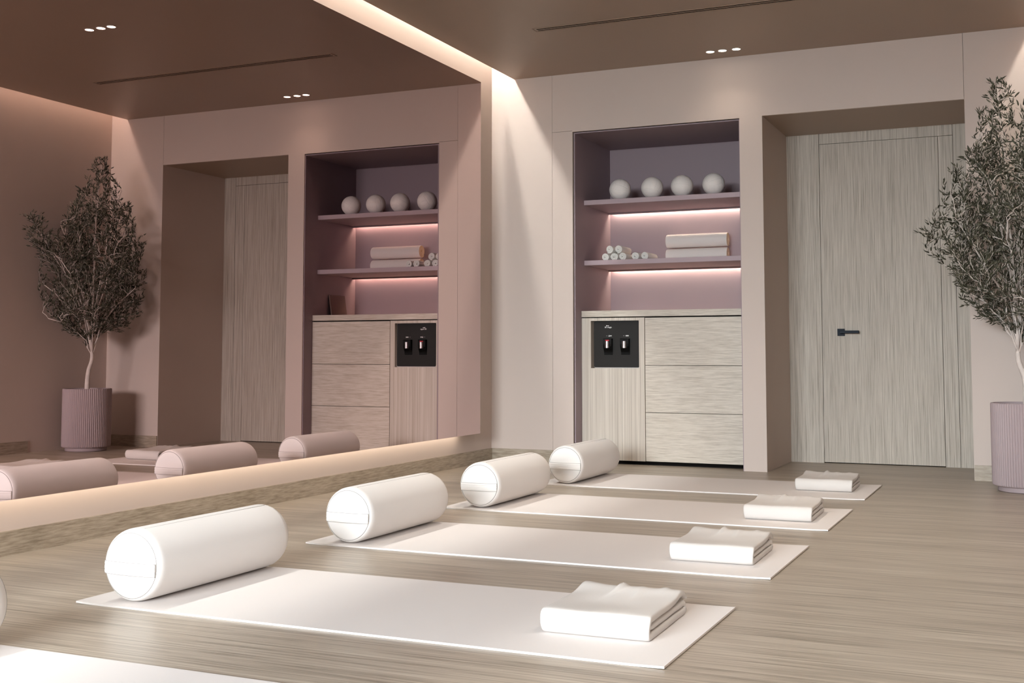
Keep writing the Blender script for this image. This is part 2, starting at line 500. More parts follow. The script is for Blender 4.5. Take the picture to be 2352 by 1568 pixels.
shelf(Z2, 'lower mauve shelf in the alcove carrying rolled towels and mats')

# exercise balls: panel seams pressed into the cover
def ball_mesh(R):
    bm = bmesh.new()
    N = 40
    cache = {}
    def vert(p):
        k = tuple(round(c * 1e4) for c in p)
        if k not in cache:
            n = Vector(p).normalized()
            a = [abs(c) for c in n]; ax = a.index(max(a))
            o1, o2 = [(1, 2), (2, 0), (0, 1)][ax]
            u = math.atan(n[o1] / a[ax]) / (PI / 4); v = math.atan(n[o2] / a[ax]) / (PI / 4)
            ds = [abs(abs(u) - 1), abs(abs(v) - 1), abs(abs(u) - 1 / 3)]
            dmin = min(ds) * R * PI / 4
            dep = 0.0016 * math.exp(-(dmin / 0.0017) ** 2)
            cache[k] = bm.verts.new(n * (R - dep))
        return cache[k]
    for ax in range(3):
        for s in (-1, 1):
            for i in range(N):
                for j in range(N):
                    q = []
                    for di, dj in ((0, 0), (1, 0), (1, 1), (0, 1)):
                        a = math.tan((i + di) / N * PI / 2 - PI / 4); b_ = math.tan((j + dj) / N * PI / 2 - PI / 4)
                        p = [0, 0, 0]; p[ax] = s; p[(ax + 1) % 3] = a; p[(ax + 2) % 3] = b_
                        q.append(vert(p))
                    try: bm.faces.new(q)
                    except ValueError: pass
    return bm
RB = 0.0765
b0 = None
order = ['leftmost of the four', 'second from the left', 'third from the left', 'rightmost of the four']
for i, (x, rot) in enumerate(((0.868, (0.5, 0.35, 0.4)), (1.103, (0.3, 0.5, 2.1)), (1.318, (0.15, 0.1, 0.2)), (1.540, (0.6, 0.3, 3.6)))):
    o = mesh_obj('exercise_ball', ball_mesh(RB), M['ball'], None, True) if i == 0 else b0.copy()
    if i == 0: b0 = o
    else: COL.objects.link(o)
    o.location = (x, 0.285, Z1 + RB - 0.001); o.rotation_euler = rot
    tag(o, 'white leather ball with pressed seams on the upper shelf, ' + order[i], 'ball', 'balls on the upper shelf')

# small rolled towels
def spiral_roll(R, turns, L, th, rings=(0.0, 0.5, 1.0), wob=0.0, seed=0, inner=0.004):
    """a sheet wound into a spiral, axis along Y from 0 to L"""
    rnd = random.Random(seed)
    ph = rnd.random() * 6
    bm = bmesh.new()
    n = int(turns * 26)
    def prof(k, off):
        f = k / n
        a = -(1 - f) * -turns * 2 * PI - PI * 0.55
        r = inner + (R - inner - th / 2) * f + off
        r *= 1 + wob * math.sin(3 * a + ph)
        return r * math.cos(a), r * math.sin(a)
    ys = [(0.0, 0.62), (0.006, 1.0), (L - 0.006, 1.0), (L, 0.62)]
    outer = []; inn = []
    for (y, sc) in ys:
        outer.append([bm.verts.new((p[0], y, p[1])) for p in (prof(k, th / 2 * sc) for k in range(n + 1))])
        inn.append([bm.verts.new((p[0], y, p[1])) for p in (prof(k, -th / 2 * sc) for k in range(n + 1))])
    for S in (outer, inn):
        for A, B in zip(S, S[1:]):
            for k in range(n): bm.faces.new((A[k], A[k + 1], B[k + 1], B[k]))
    for e in (0, -1):
        for k in range(n): bm.faces.new((outer[e][k], outer[e][k + 1], inn[e][k + 1], inn[e][k])).material_index = 1
    for q in range(len(ys) - 1):
        for k in (0, n): bm.faces.new((outer[q][k], outer[q + 1][k], inn[q + 1][k], inn[q][k]))
    return bm
RT = 0.0312
rolls = [(0.744, 0, 'bottom row of the pile, leftmost'), (0.8095, 0, 'bottom row of the pile, middle'), (0.875, 0, 'bottom row of the pile, right'),
         (0.7765, 1, 'top of the pile, left'), (0.842, 1, 'top of the pile, right'),
         (0.967, 0, 'left of the loose pair beside the pile'), (1.035, 0, 'right of the loose pair beside the pile')]
t0 = None
for i, (x, lv, lab) in enumerate(rolls):
    if t0 is None:
        o = t0 = mesh_obj('rolled_towel', spiral_roll(RT, 2.7, 0.20, 0.0092, wob=0.025, seed=3), [M['hand_towel'], M['hand_towel']], None, True, angle=50)
    else:
        o = t0.copy(); COL.objects.link(o)
    o.location = (x, 0.308 + 0.004 * math.sin(i * 2.1), Z2 + RT + lv * RT * 1.72)
    o.rotation_euler = (0, [0.2, -0.35, -0.1, 0.4, 0.1, -0.3, 0.3][i], [0.0, 0.01, -0.01, 0.0, -0.03, -0.02, -0.05][i])
    tag(o, 'small rolled white towel on the lower shelf, ' + lab, 'towel', 'rolled towels on the lower shelf')

# two rolled mats stacked at the back of the lower shelf
RM = 0.0525
mr = None
for i, lab in enumerate(('lower of two cream rolled mats stacked on the shelf right', 'upper of two cream rolled mats stacked on the shelf right')):
    if mr is None:
        t = mr = thing('rolled_mat', lab, 'mat', (1.104, 0.640, Z2 + RM), 0, 'rolled mats on the lower shelf')
        bm = spiral_roll(RM, 4.2, 0.445, 0.0085, seed=9, inner=0.010)
        mesh_obj('sheet', bm, [M['rollmat'], M['rollend']], t, True, angle=50).rotation_euler = (0, 0, -PI / 2)
        for yy in (0.004, 0.437):
            bm = bmesh.new(); lathe(bm, [(0.0, 0.0), (RM - 0.009, 0.0), (RM - 0.009, 0.004), (0.0, 0.004)], 32, 'X', (yy, 0, 0))
            c = mesh_obj('core_face', bm, M['rollend'], t); c['label'] = 'tan inner layers showing at the end'
    else:
        t = copy_tree(mr)
        t['label'] = lab
        t.location = (1.104, 0.640, Z2 + RM * 3 + 0.0005)
        t.rotation_euler = (0.7, 0, 0)

# board leaning on the right side of the alcove, seen in the mirror
bm = boxes((-0.006, 0.006, -0.112, 0.112, 0, 0.168))
bmesh.ops.bevel(bm, geom=list(bm.edges), offset=0.002, segments=1, affect='EDGES')
cd = mesh_obj('leaning_board', bm, M['card'], None)
cd.location = (AR - 0.0335, 0.455, 1.0495); cd.rotation_euler = (0, math.radians(8.5), 0)
tag(cd, 'small pinkish brown board leaning in the alcove on the worktop, seen in the mirror', 'board')

# ------------------------------------------------------------------ alcove cabinets and worktop
CT, CF = 1.048, 0.123
wt = mesh_obj('worktop', bevel_box((-(AR - AL) / 2 + 0.001, (AR - AL) / 2 - 0.001, CF - 0.43, AB - 0.43 - 0.001, -0.043, 0), 0.0012, 1), M['ash_h'], None, loc=((AL + AR) / 2, 0.43, CT))
tag(wt, 'pale ash worktop slab over the alcove cabinets', 'worktop')

XC0, XC1, XC2 = AL + 0.002, 1.0905, AR - 0.001
zt, zb = 0.998, 0.026
# drawer cabinet
dc = thing('drawer_cabinet', 'pale ash cabinet of three wide handleless drawers in the alcove', 'cabinet', ((XC1 + XC2) / 2, CF + 0.3, 0))
ox, oy = (XC1 + XC2) / 2, CF + 0.3
hw = (XC2 - XC1) / 2
mesh_obj('carcass', boxes((-hw, hw, CF + 0.022 - oy, AB - oy - 0.002, zb, 1.0045)), M['void'], dc)
mesh_obj('plinth', boxes((-hw, hw, CF + 0.05 - oy, AB - oy - 0.002, 0, zb)), M['void'], dc)
for z0, z1 in ((0.027, 0.3525), (0.3555, 0.6705), (0.6735, 0.996)):
    mesh_obj('drawer', bevel_box((-hw + 0.003, hw, CF + 0.002 - oy, CF + 0.021 - oy, z0, z1), 0.0008, 1), M['ash_h'], dc)
# dispenser cabinet
pc = thing('dispenser_cabinet', 'pale ash cabinet with vertical grain housing the black water dispenser', 'cabinet', ((XC0 + XC1) / 2, CF + 0.3, 0))
ox2 = (XC0 + XC1) / 2; hw2 = (XC1 - XC0) / 2
px0, px1, pz0, pz1 = 0.702, 1.050, 0.652, 0.978
Y0, Y1 = CF + 0.002 - oy, CF + 0.021 - oy
bm = boxes((-hw2, px0 - ox2, Y0, Y1, zb, zt), (px1 - ox2, hw2 - 0.001, Y0, Y1, zb, zt), (px0 - ox2, px1 - ox2, Y0, Y1, pz1, zt),
           (px0 - ox2, 0.9245 - ox2, Y0, Y1, zb, pz0), (0.9256 - ox2, px1 - ox2, Y0, Y1, zb, pz0))
mesh_obj('front_panel', bm, M['ash_v'], pc)
mesh_obj('carcass', boxes((-hw2, hw2, CF + 0.09 - oy, AB - oy - 0.002, zb, 1.0045), (-hw2, hw2, Y1 + 0.001, CF + 0.09 - oy, zb, pz0 - 0.012),
                          (-hw2, hw2, Y1 + 0.001, CF + 0.09 - oy, pz1 + 0.012, 1.0045)), M['void'], pc)
mesh_obj('niche_lining', boxes((px0 - 0.012 - ox2, px0 - ox2, Y1, CF + 0.09 - oy, pz0, pz1), (px1 - ox2, px1 + 0.012 - ox2, Y1, CF + 0.09 - oy, pz0, pz1),
                               (px0 - 0.012 - ox2, px1 + 0.012 - ox2, Y1, CF + 0.09 - oy, pz0 - 0.012, pz0), (px0 - 0.012 - ox2, px1 + 0.012 - ox2, Y1, CF + 0.09 - oy, pz1, pz1 + 0.012)), M['ash_v'], pc)
mesh_obj('plinth', boxes((-hw2, hw2, CF + 0.05 - oy, AB - oy - 0.002, 0, zb)), M['void'], pc)

# water dispenser
wd = thing('water_dispenser', 'black glass built-in water dispenser with two taps', 'water dispenser', (0.876, CF + 0.06, pz0))
def wl_(x, z): return x - 0.876, z - pz0
bm = bmesh.new(); prism(bm, round_poly(-0.160, 0.1715, 0.0004, 0.3235, 0.010), 'Y', -0.0310, 0.029)
mesh_obj('casing', bm, M['white_plastic'], wd, True, angle=30)
bm = bmesh.new(); prism(bm, round_poly(-0.160, 0.1685, 0.005, 0.3235, 0.010), 'Y', -0.0345, -0.0312)
mesh_obj('front_glass', bm, M['black_glass'], wd, True, angle=30)
FY = -0.0345
for k, (xc, red) in enumerate(((0.8225, True), (0.9460, False))):
    dx, _ = wl_(xc, 0)
    # housing: juts out at the top, cut back below the lever
    bm = bmesh.new()
    prism(bm, [(FY + 0.0002, 0.2035), (FY - 0.022, 0.2035), (FY - 0.027, 0.199), (FY - 0.0275, 0.165), (FY - 0.025, 0.150), (FY - 0.018, 0.134), (FY - 0.009, 0.120), (FY - 0.0045, 0.108), (FY - 0.003, 0.094), (FY + 0.0002, 0.092)], 'X', dx - 0.031, dx + 0.031)
    hs = mesh_obj('tap_housing', bm, M['black'], wd)
    bm = bmesh.new(); cyl(bm, (dx, FY - 0.029, 0.139), 'Z', 0.0155, 0.0155, 0.046, 24)
    lv = mesh_obj('lever', bm, M['steel'], hs, True, angle=40); lv['label'] = 'brushed steel tap lever'
    if red:
        rd = mesh_obj('hot_indicator', bevel_box((dx - 0.014, dx + 0.014, FY - 0.0290, FY - 0.0270, 0.1875, 0.1945), 0.0006, 1), M['red'], hs)
        rd['label'] = 'red hot-water indicator bar'

def text_mesh(name, s, size, mat, parent, loc, bold=0.0):
    cu = bpy.data.curves.new(name, 'FONT'); cu.body = s; cu.size = size; cu.extrude = 0.0003; cu.offset = bold
    cu.align_x = 'LEFT'
    tmp = bpy.data.objects.new(name + '_tmp', cu); COL.objects.link(tmp)
    dg = bpy.context.evaluated_depsgraph_get()
    me = bpy.data.meshes.new_from_object(tmp.evaluated_get(dg))
    bpy.data.objects.remove(tmp, do_unlink=True)
    me.materials.clear(); me.materials.append(mat)
    o = bpy.data.objects.new(name, me); COL.objects.link(o)
    o.parent = parent; o.location = loc; o.rotation_euler = (PI / 2, 0, 0)
    return o
lx, lz = wl_(0.7955, 0.9290)
lg = text_mesh('logo', 'SK magic', 0.0140, M['white_print'], wd, (lx, FY - 0.0006, lz), 0.00022)
bm = bmesh.new()
prism(bm, [(lx + 0.010, lz + 0.0115), (lx + 0.012, lz + 0.0195), (lx + 0.019, lz + 0.0165), (lx + 0.0195, lz + 0.0125)], 'Y', FY - 0.0009, FY - 0.0003)
prism(bm, [(lx + 0.0195, lz + 0.0140), (lx + 0.021, lz + 0.0175), (lx + 0.032, lz + 0.0160), (lx + 0.028, lz + 0.0110)], 'Y', FY - 0.0009, FY - 0.0003)
mesh_obj('logo_wings', bm, M['white_print'], wd)
def marks(name, mat, bs, extra=None):
    bm = boxes(*[(a, b_, FY - 0.0008, FY - 0.0003, c, d_) for a, b_, c, d_ in bs])
    if extra: prism(bm, extra, 'Y', FY - 0.0008, FY - 0.0003)
    mesh_obj(name, bm, mat, wd)
a0, z0 = wl_(0.8060, 0.8720)
marks('tap_symbol', M['grey_print'], [(a0, a0 + 0.0045, z0, z0 + 0.005), (a0 + 0.006, a0 + 0.0105, z0, z0 + 0.005)])
marks('tap_symbol', M['white_print'], [(a0 + 0.0275, a0 + 0.033, z0 - 0.0005, z0 + 0.0055), (a0 + 0.0345, a0 + 0.040, z0 - 0.0005, z0 + 0.0055)],
      [(a0 + 0.0165, z0 - 0.002), (a0 + 0.0265, z0 - 0.002), (a0 + 0.0215, z0 + 0.009)])
a0, z0 = wl_(0.9290, 0.8720)
marks('tap_symbol', M['grey_print'], [(a0, a0 + 0.0045, z0, z0 + 0.005), (a0 + 0.006, a0 + 0.0105, z0, z0 + 0.005)])
marks('tap_symbol', M['white_print'], [(a0 + 0.0185, a0 + 0.0245, z0 - 0.001, z0 + 0.006), (a0 + 0.0255, a0 + 0.0315, z0 - 0.001, z0 + 0.006), (a0 + 0.0325, a0 + 0.0400, z0 - 0.001, z0 + 0.006)])

# ------------------------------------------------------------------ yoga mats
MX0, ML, MW, MT = 0.868, 1.832, 0.724, 0.006
place = ['nearest whole', 'second from the front', 'third from the front', 'farthest, beside the alcove']
MY = [-4.447, -3.229, -2.056, -0.903, -5.653]
def mat_mesh():
    bm = bmesh.new()
    nx, ny = 60, 2
    hx, hy = ML / 2, MW / 2
    top = {}; bot = {}
    for i in range(nx + 1):
        for j in range(ny + 1):
            x = -hx + ML * i / nx; y = -hy + MW * j / ny
            lift = 0.0018 * max(0, (abs(x) - hx + 0.10) / 0.10) ** 2
            top[i, j] = bm.verts.new((x, y, MT + lift)); bot[i, j] = bm.verts.new((x, y, 0.0004 + lift))
    for i in range(nx):
        for j in range(ny):
            bm.faces.new((top[i, j], top[i + 1, j], top[i + 1, j + 1], top[i, j + 1]))
            bm.faces.new((bot[i, j], bot[i, j + 1], bot[i + 1, j + 1], bot[i + 1, j]))
    for i in range(nx):
        for j in (0, ny): bm.faces.new((top[i, j], top[i + 1, j], bot[i + 1, j], bot[i, j]))
    for j in range(ny):
        for i in (0, nx): bm.faces.new((top[i, j], top[i, j + 1], bot[i, j + 1], bot[i, j]))
    return bm
mo = None
for k, y in enumerate(MY):
    if mo is None: o = mo = mesh_obj('yoga_mat', mat_mesh(), M['mat'], None)
    else:
        o = mo.copy(); COL.objects.link(o)
    o.location = (MX0 + ML / 2, y, 0)
    lab = ['white yoga mat with bolster and folded towel, nearest of those fully in view',
           'white yoga mat with bolster and folded towel, second from the front',
           'white yoga mat with bolster and folded towel, third from the front',
           'white yoga mat with bolster and folded towel, farthest, beside the alcove',
           'white yoga mat cut off by the bottom left corner of the picture'][k]
    tag(o, lab, 'yoga mat', 'yoga mats in a row')

# ------------------------------------------------------------------ bolsters
RBo, LB = 0.1085, 0.70
def bolster(label):
    t = thing('bolster', label, 'bolster', (0, 0, 0), 0, 'bolsters on the mats')
    hl = LB / 2
    RD = 0.0965    # the sewn-on end disc
    prof = [(0.0, -hl - 0.0045), (0.035, -hl - 0.0042), (0.070, -hl - 0.0032), (0.088, -hl - 0.0015), (RD - 0.002, -hl + 0.0005), (RD, -hl + 0.0022)]
    for k in range(1, 9):
        a = PI / 2 * k / 8
        prof.append((RD + (RBo - RD) * math.sin(a), -hl + 0.0022 + 0.030 * (1 - math.cos(a))))
    prof += [(RBo + 0.0006, -hl * 0.4), (RBo + 0.0006, 0.0), (RBo, hl * 0.5)]
    f2 = 0.060
    for k in range(8, -1, -1):
        a = PI / 2 * k / 8
        prof.append((RBo - f2 + f2 * math.sin(a), hl - f2 + f2 * math.cos(a)))
    prof += [(0.03, hl + 0.004), (0.0, hl + 0.004)]
    bm = bmesh.new(); lathe(bm, prof, 64, 'Y')
    mesh_obj('cover', bm, M['white_cloth'], t, True)
    # piping where the end disc is sewn on
    for (yy, rr) in ((-hl + 0.0018, RD + 0.0004), (hl - 0.018, RBo - 0.0175)):
        bm = bmesh.new()
        tube(bm, [(rr * math.cos(2 * PI * i / 64), yy, rr * math.sin(2 * PI * i / 64)) for i in range(64)], 0.0013, 6, closed=True)
        mesh_obj('piping', bm, M['seam_shade'], t, True)  # greyer than the cover, painted as the groove's shade
    # carrying handle sewn across the near end
    bm = bmesh.new()
    zc, hh = -0.008, 0.0185
    n = 26
    cols = []
    for i in range(n + 1):
        u = -1 + 2 * i / n
        x = u * (RD - 0.001)
        yy = -hl - 0.0045 + 0.005 * u * u
        bulge = 0.003 + 0.006 * (1 - u ** 4)
        cols.append([bm.verts.new((x, yy + 0.004, zc - hh)), bm.verts.new((x, yy - bulge, zc - hh)), bm.verts.new((x, yy - bulge - 0.0022, zc - hh * 0.55)),
                     bm.verts.new((x, yy - bulge - 0.0008, zc - hh * 0.45)), bm.verts.new((x, yy - bulge - 0.0024, zc)), bm.verts.new((x, yy - bulge - 0.0008, zc + hh * 0.45)),
                     bm.verts.new((x, yy - bulge - 0.0022, zc + hh * 0.55)), bm.verts.new((x, yy - bulge, zc + hh)), bm.verts.new((x, yy + 0.004, zc + hh))])
    for A, B in zip(cols, cols[1:]):
        for k in range(9): bm.faces.new((A[k], A[(k + 1) % 9], B[(k + 1) % 9], B[k]))
    bm.faces.new(cols[0]); bm.faces.new(cols[-1])
    hdl = mesh_obj('carry_handle', bm, M['white_cloth'], t, True, angle=45)
    for zz in (zc - hh, zc + hh):
        bm = bmesh.new()
        tube(bm, [(u * (RD - 0.001), -hl - 0.0045 + 0.005 * u * u - 0.003 - 0.006 * (1 - u ** 4), zz) for u in [-1 + 2 * i / 20 for i in range(21)]], 0.0010, 5)
        mesh_obj('hem_line', bm, M['seam_shade'], hdl, True)  # thin grey line drawn along the handle's edge
    bm = bmesh.new()
    tube(bm, [(RD - 0.001, -hl - 0.0032, zc - hh), (RD - 0.001, -hl - 0.0036, zc), (RD - 0.001, -hl - 0.0032, zc + hh)], 0.0010, 5)
    mesh_obj('hem_line', bm, M['seam_shade'], hdl, True)
    # closing seam along the top
    a = math.radians(79)
    bm = bmesh.new()
    tube(bm, [((RBo + 0.0002) * math.cos(a), yy, (RBo + 0.0002) * math.sin(a)) for yy in (-hl + 0.035, -hl * 0.4, 0, hl * 0.5, hl - f2)], 0.0009, 6)
    mesh_obj('seam', bm, M['seam_shade'], t, True)
    return t
bt = bolster('long white bolster with carry handle on the nearest whole mat')
BC = [(1.032, -4.412), (1.036, -3.202), (1.042, -2.022), (1.035, -0.868), (1.030, -5.640)]
blabs = ['long white bolster with carry handle on the nearest whole mat',
         'long white bolster on the second mat from the front', 'long white bolster on the third mat from the front',
         'long white bolster on the farthest mat in front of the cabinets', 'white bolster end cut off by the left edge of the picture']
for i, (x, y) in enumerate(BC):
    t = bt if i == 0 else copy_tree(bt)
    t.location = (x, y, MT + RBo + 0.0012); t.rotation_euler = (0, 0.02 * math.sin(i * 3), 0.0)
    t['label'] = blabs[i]

# ------------------------------------------------------------------ folded towels: one sheet folded in three
def towel_mesh(seed):
    Lx, Ly, th = 0.30, 0.40, 0.0195
    zs = [0.0100, 0.0320, 0.0545]      # bottom, middle, top layer centre lines
    path = []
    for k in range(13): path.append((0.028 + (Ly - 0.060) * k / 12, zs[1]))               # middle layer going back
    cz = (zs[0] + zs[1]) / 2; r = (zs[1] - zs[0]) / 2
    yb = Ly - 0.032
    for k in range(1, 8):
        a = PI / 2 - PI * k / 8; path.append((yb + r * 1.5 * math.cos(a), cz + r * math.sin(a)))
    for k in range(13): path.append((yb - (yb - 0.026) * k / 12, zs[0]))                  # bottom layer coming forward
    cz = (zs[0] + zs[2]) / 2; r = (zs[2] - zs[0]) / 2
    for k in range(1, 10):
        a = -PI / 2 - PI * k / 10; path.append((0.026 + 0.016 * math.cos(a), cz + r * math.sin(a) * 1.0))
    for k in range(20): path.append((0.026 + (Ly - 0.034) * k / 19, zs[2]))               # top layer going back
    n = len(path)
    top0 = n - 20
    def wr(u, y):
        """wrinkles of the top layer"""
        h = 0.0
        h += 0.013 * math.exp(-((u - (0.42 - 0.5 * (0.34 - y)) ) / 0.022) ** 2) * math.exp(-((y - 0.315) / 0.06) ** 2)
        h += 0.009 * math.exp(-((u - 0.83) / 0.045) ** 2) * math.exp(-((y - 0.385) / 0.035) ** 2)
        h += 0.009 * math.exp(-((y - 0.34) / 0.05) ** 2)
        h += 0.007 * math.exp(-((u - 0.02) / 0.18) ** 2) * math.exp(-((y - 0.38) / 0.05) ** 2)
        h += 0.006 * math.exp(-((u - 0.62) / 0.04) ** 2) * math.exp(-((y - (0.30 - 0.2 * (u - 0.6))) / 0.05) ** 2)
        h -= 0.005 * math.exp(-((u - 0.5) / 0.35) ** 2) * math.exp(-((y - 0.16) / 0.09) ** 2)
        return h
    us = [0.0, 0.006, 0.02, 0.045] + [0.045 + 0.91 * k / 46 for k in range(1, 46)] + [0.955, 0.98, 0.994, 1.0]
    bm = bmesh.new()
    O, I = [], []
    for ui, u in enumerate(us):
        edge = min(u, 1 - u)
        sc = 1.0 if edge > 0.04 else (0.55 + 0.45 * math.sqrt(max(0, 1 - (1 - edge / 0.04) ** 2)))
        ro, ri = [], []
        for k in range(n):
            y, z = path[k]
            p0 = path[max(0, k - 1)]; p1 = path[min(n - 1, k + 1)]
            d = Vector((p1[0] - p0[0], p1[1] - p0[1])).normalized(); nx = Vector((-d.y, d.x))
            x = (u - 0.5) * Lx
            wob = 0.0025 * noise.noise(Vector((u * 3, y * 9, z * 30 + seed)))
            x += 0.004 * noise.noise(Vector((k * 0.11, 5.0, 2.0))) * (1 if u > 0.5 else -1)
            if z > 0.02 and k < top0 - 9 and u > 0.5: x -= 0.004 * (u - 0.5) * 2     # inner layers set back a little
            dz = wob if z > zs[0] + 0.004 else 0
            if k >= top0:
                dz += wr(u, y)
                f = (k - top0) / 19.0
                if f > 0.86:      # back edge rolls over
                    y += 0.004 * (f - 0.86) / 0.14; dz -= 0.014 * ((f - 0.86) / 0.14) ** 2
            t_ = th / 2 * sc
            if k == 0 or k == n - 1: t_ *= 0.55
            ro.append(bm.verts.new((x, y - Ly / 2 + nx.x * t_, z + dz + nx.y * t_)))
            ri.append(bm.verts.new((x, y - Ly / 2 - nx.x * t_, z + dz - nx.y * t_)))
        O.append(ro); I.append(ri)
    for S in (O, I):
        for A, B in zip(S, S[1:]):
            for k in range(n - 1): bm.faces.new((A[k], A[k + 1], B[k + 1], B[k]))
    for e in (0, -1):
        for k in range(n - 1): bm.faces.new((O[e][k], O[e][k + 1], I[e][k + 1], I[e][k]))
    for q in range(len(us) - 1):
        for k in (0, n - 1): bm.faces.new((O[q][k], O[q + 1][k], I[q + 1][k], I[q][k]))
    return bm
TY = [-4.413, -3.205, -2.035, -0.800]
tw = None
tl = ['folded white towel on the nearest whole mat', 'folded white towel on the second mat from the front',
      'folded white towel on the third mat from the front', 'folded white towel on the farthest mat near the door']
for i, y in enumerate(TY):
    if tw is None: o = tw = mesh_obj('folded_towel', towel_mesh(1), M['towel'], None, True, angle=60)
    else:
        o = tw.copy(); COL.objects.link(o)
    o.location = (2.445, y, MT + 0.0002); o.rotation_euler = (0, 0, 0.02)
    tag(o, tl[i], 'towel', 'folded towels on the mats')

# ------------------------------------------------------------------ potted olive tree by the right wall
PX, PY = 3.463, -0.471
tr_ = thing('potted_olive_tree', 'tall olive tree in a fluted mauve planter by the door', 'tree', (PX, PY, 0))
bm = bmesh.new()
NF, SEG = 76, 6
R0 = 0.1835
def ring(z, rad, amp):
    return [bm.verts.new(((rad - amp * (1 - abs(math.sin(PI * i / SEG)) )) * math.cos(2 * PI * i / (NF * SEG)),
                          (rad - amp * (1 - abs(math.sin(PI * i / SEG)) )) * math.sin(2 * PI * i / (NF * SEG)), z)) for i in range(NF * SEG)]
rs = [ring(0.030, R0 - 0.010, 0.0), ring(0.034, R0 - 0.003, 0.005), ring(0.040, R0, 0.0055), ring(0.474, R0, 0.0055), ring(0.480, R0 - 0.003, 0.004),
      ring(0.481, R0 - 0.007, 0.0), ring(0.481, R0 - 0.016, 0.0), ring(0.42, R0 - 0.018, 0.0)]
nn = NF * SEG
for A, B in zip(rs, rs[1:]):
    for i in range(nn): bm.faces.new((A[i], A[(i + 1) % nn], B[(i + 1) % nn], B[i]))
bm.faces.new(rs[0])
pot = mesh_obj('planter', bm, M['pot'], tr_, True, angle=50)
pot['label'] = 'fluted mauve planter'
bm = bmesh.new(); lathe(bm, [(0, 0), (0.150, 0), (0.155, 0.004), (0.155, 0.0295), (0, 0.0295)], 64)
mesh_obj('foot', bm, M['pot'], pot, True, angle=40)
bm = bmesh.new(); lathe(bm, [(0, 0.452), (0.08, 0.449), (R0 - 0.019, 0.440), (R0 - 0.019, 0.425), (0, 0.425)], 48)
mesh_obj('soil', bm, M['soil'], tr_, True, angle=40)

rnd = random.Random(21)
trunk = [(0.0, 0.0, 0.43), (0.004, 0.0, 0.50), (0.004, 0.004, 0.57), (-0.004, 0.006, 0.63), (-0.024, 0.008, 0.685), (-0.033, 0.006, 0.73), (-0.032, 0.002, 0.765)]
bm = bmesh.new()
def smooth_path(p, m=4):
    out = []
    P_ = [Vector(q) for q in p]
    for i in range(len(P_) - 1):
        a = P_[max(0, i - 1)]; b_ = P_[i]; c = P_[i + 1]; d = P_[min(len(P_) - 1, i + 2)]
        for k in range(m):
            t = k / m
            out.append(0.5 * ((2 * b_) + (-a + c) * t + (2 * a - 5 * b_ + 4 * c - d) * t * t + (-a + 3 * b_ - 3 * c + d) * t ** 3))
    out.append(P_[-1])
    return out
tp = smooth_path(trunk, 4)
tube(bm, tp, [0.0200 - 0.0080 * i / (len(tp) - 1) for i in range(len(tp))], 14)
mesh_obj('trunk', bm, M['bark'], tr_, True)['label'] = 'pale bark trunk'

# crown: half-width at each height, stems first, then branches, then leafy twigs
PROF = [(0.88, 0.08), (0.95, 0.24), (1.05, 0.33), (1.15, 0.385), (1.32, 0.43), (1.45, 0.42), (1.58, 0.37), (1.75, 0.30), (1.92, 0.22), (2.08, 0.15), (2.22, 0.075), (2.33, 0.02)]
def crown_r(z):
    if z <= PROF[0][0] or z >= PROF[-1][0]: return 0.0
    for (z0, r0), (z1, r1) in zip(PROF, PROF[1:]):
        if z0 <= z <= z1: return r0 + (r1 - r0) * (z - z0) / (z1 - z0)
XMAX = W - PX - 0.02
YMAX = -PY - 0.02
def clampv(v):
    return Vector((min(v.x, XMAX), min(v.y, YMAX), v.z))
nodes = []     # (position, direction, radius)
bmb = bmesh.new()
def grow(p0, d0, p1, r0, r1, seg, wig, store=True):
    p0 = Vector(p0); p1 = Vector(p1)
    L = (p1 - p0).length
    c = p0 + Vector(d0) * (L * 0.45)
    pts = []
    for k in range(seg + 1):
        t = k / seg
        q = p0 * (1 - t) ** 2 + c * (2 * t * (1 - t)) + p1 * t * t
        if 0 < k < seg: q += Vector((rnd.uniform(-1, 1), rnd.uniform(-1, 1), rnd.uniform(-0.5, 0.5))) * wig
        pts.append(clampv(q))
    rad = [r0 + (r1 - r0) * k / seg for k in range(seg + 1)]
    tube(bmb, pts, rad, 5 if r0 > 0.0025 else 4)
    if store:
        for k in range(1, seg + 1):
            nodes.append((pts[k], (pts[k] - pts[k - 1]).normalized(), rad[k]))
    return pts
# main stems
F0, F1, F2 = (-0.032, 0.002, 0.762), (-0.033, 0.006, 0.735), (-0.024, 0.008, 0.690)
stems = [(F0, (-0.095, -0.02, 2.29), 0.0105, 12), (F1, (-0.30, -0.10, 1.45), 0.0070, 9), (F0, (0.20, -0.03, 1.64), 0.0085, 9),
         (F0, (-0.20, 0.05, 1.92), 0.0080, 10), (F1, (0.20, 0.12, 1.45), 0.0070, 8), (F1, (-0.16, 0.32, 1.38), 0.0060, 8),
         (F0, (-0.06, -0.36, 1.45), 0.0070, 8), (F0, (0.03, 0.06, 2.00), 0.0075, 10), (F0, (0.06, -0.26, 1.74), 0.0065, 9),
         (F2, (-0.26, -0.20, 1.08), 0.0050, 7), (F1, (-0.41, 0.05, 1.26), 0.0060, 8), (F1, (0.19, -0.28, 1.28), 0.0060, 8),
         (F0, (-0.05, 0.20, 1.76), 0.0065, 9), (F0, (0.19, -0.36, 1.70), 0.0060, 9), (F1, (0.10, -0.32, 1.02), 0.0045, 6), (F1, (-0.10, 0.30, 1.08), 0.0045, 6),
         (F1, (0.05, -0.47, 1.66), 0.0060, 10)]
for p0, p1, r0, sg in stems:
    d = Vector((p1[0] - p0[0], p1[1] - p0[1], 0)) * 0.35 + Vector((0, 0, 1))
    grow(p0, d.normalized(), p1, r0, 0.0028, sg, 0.014)
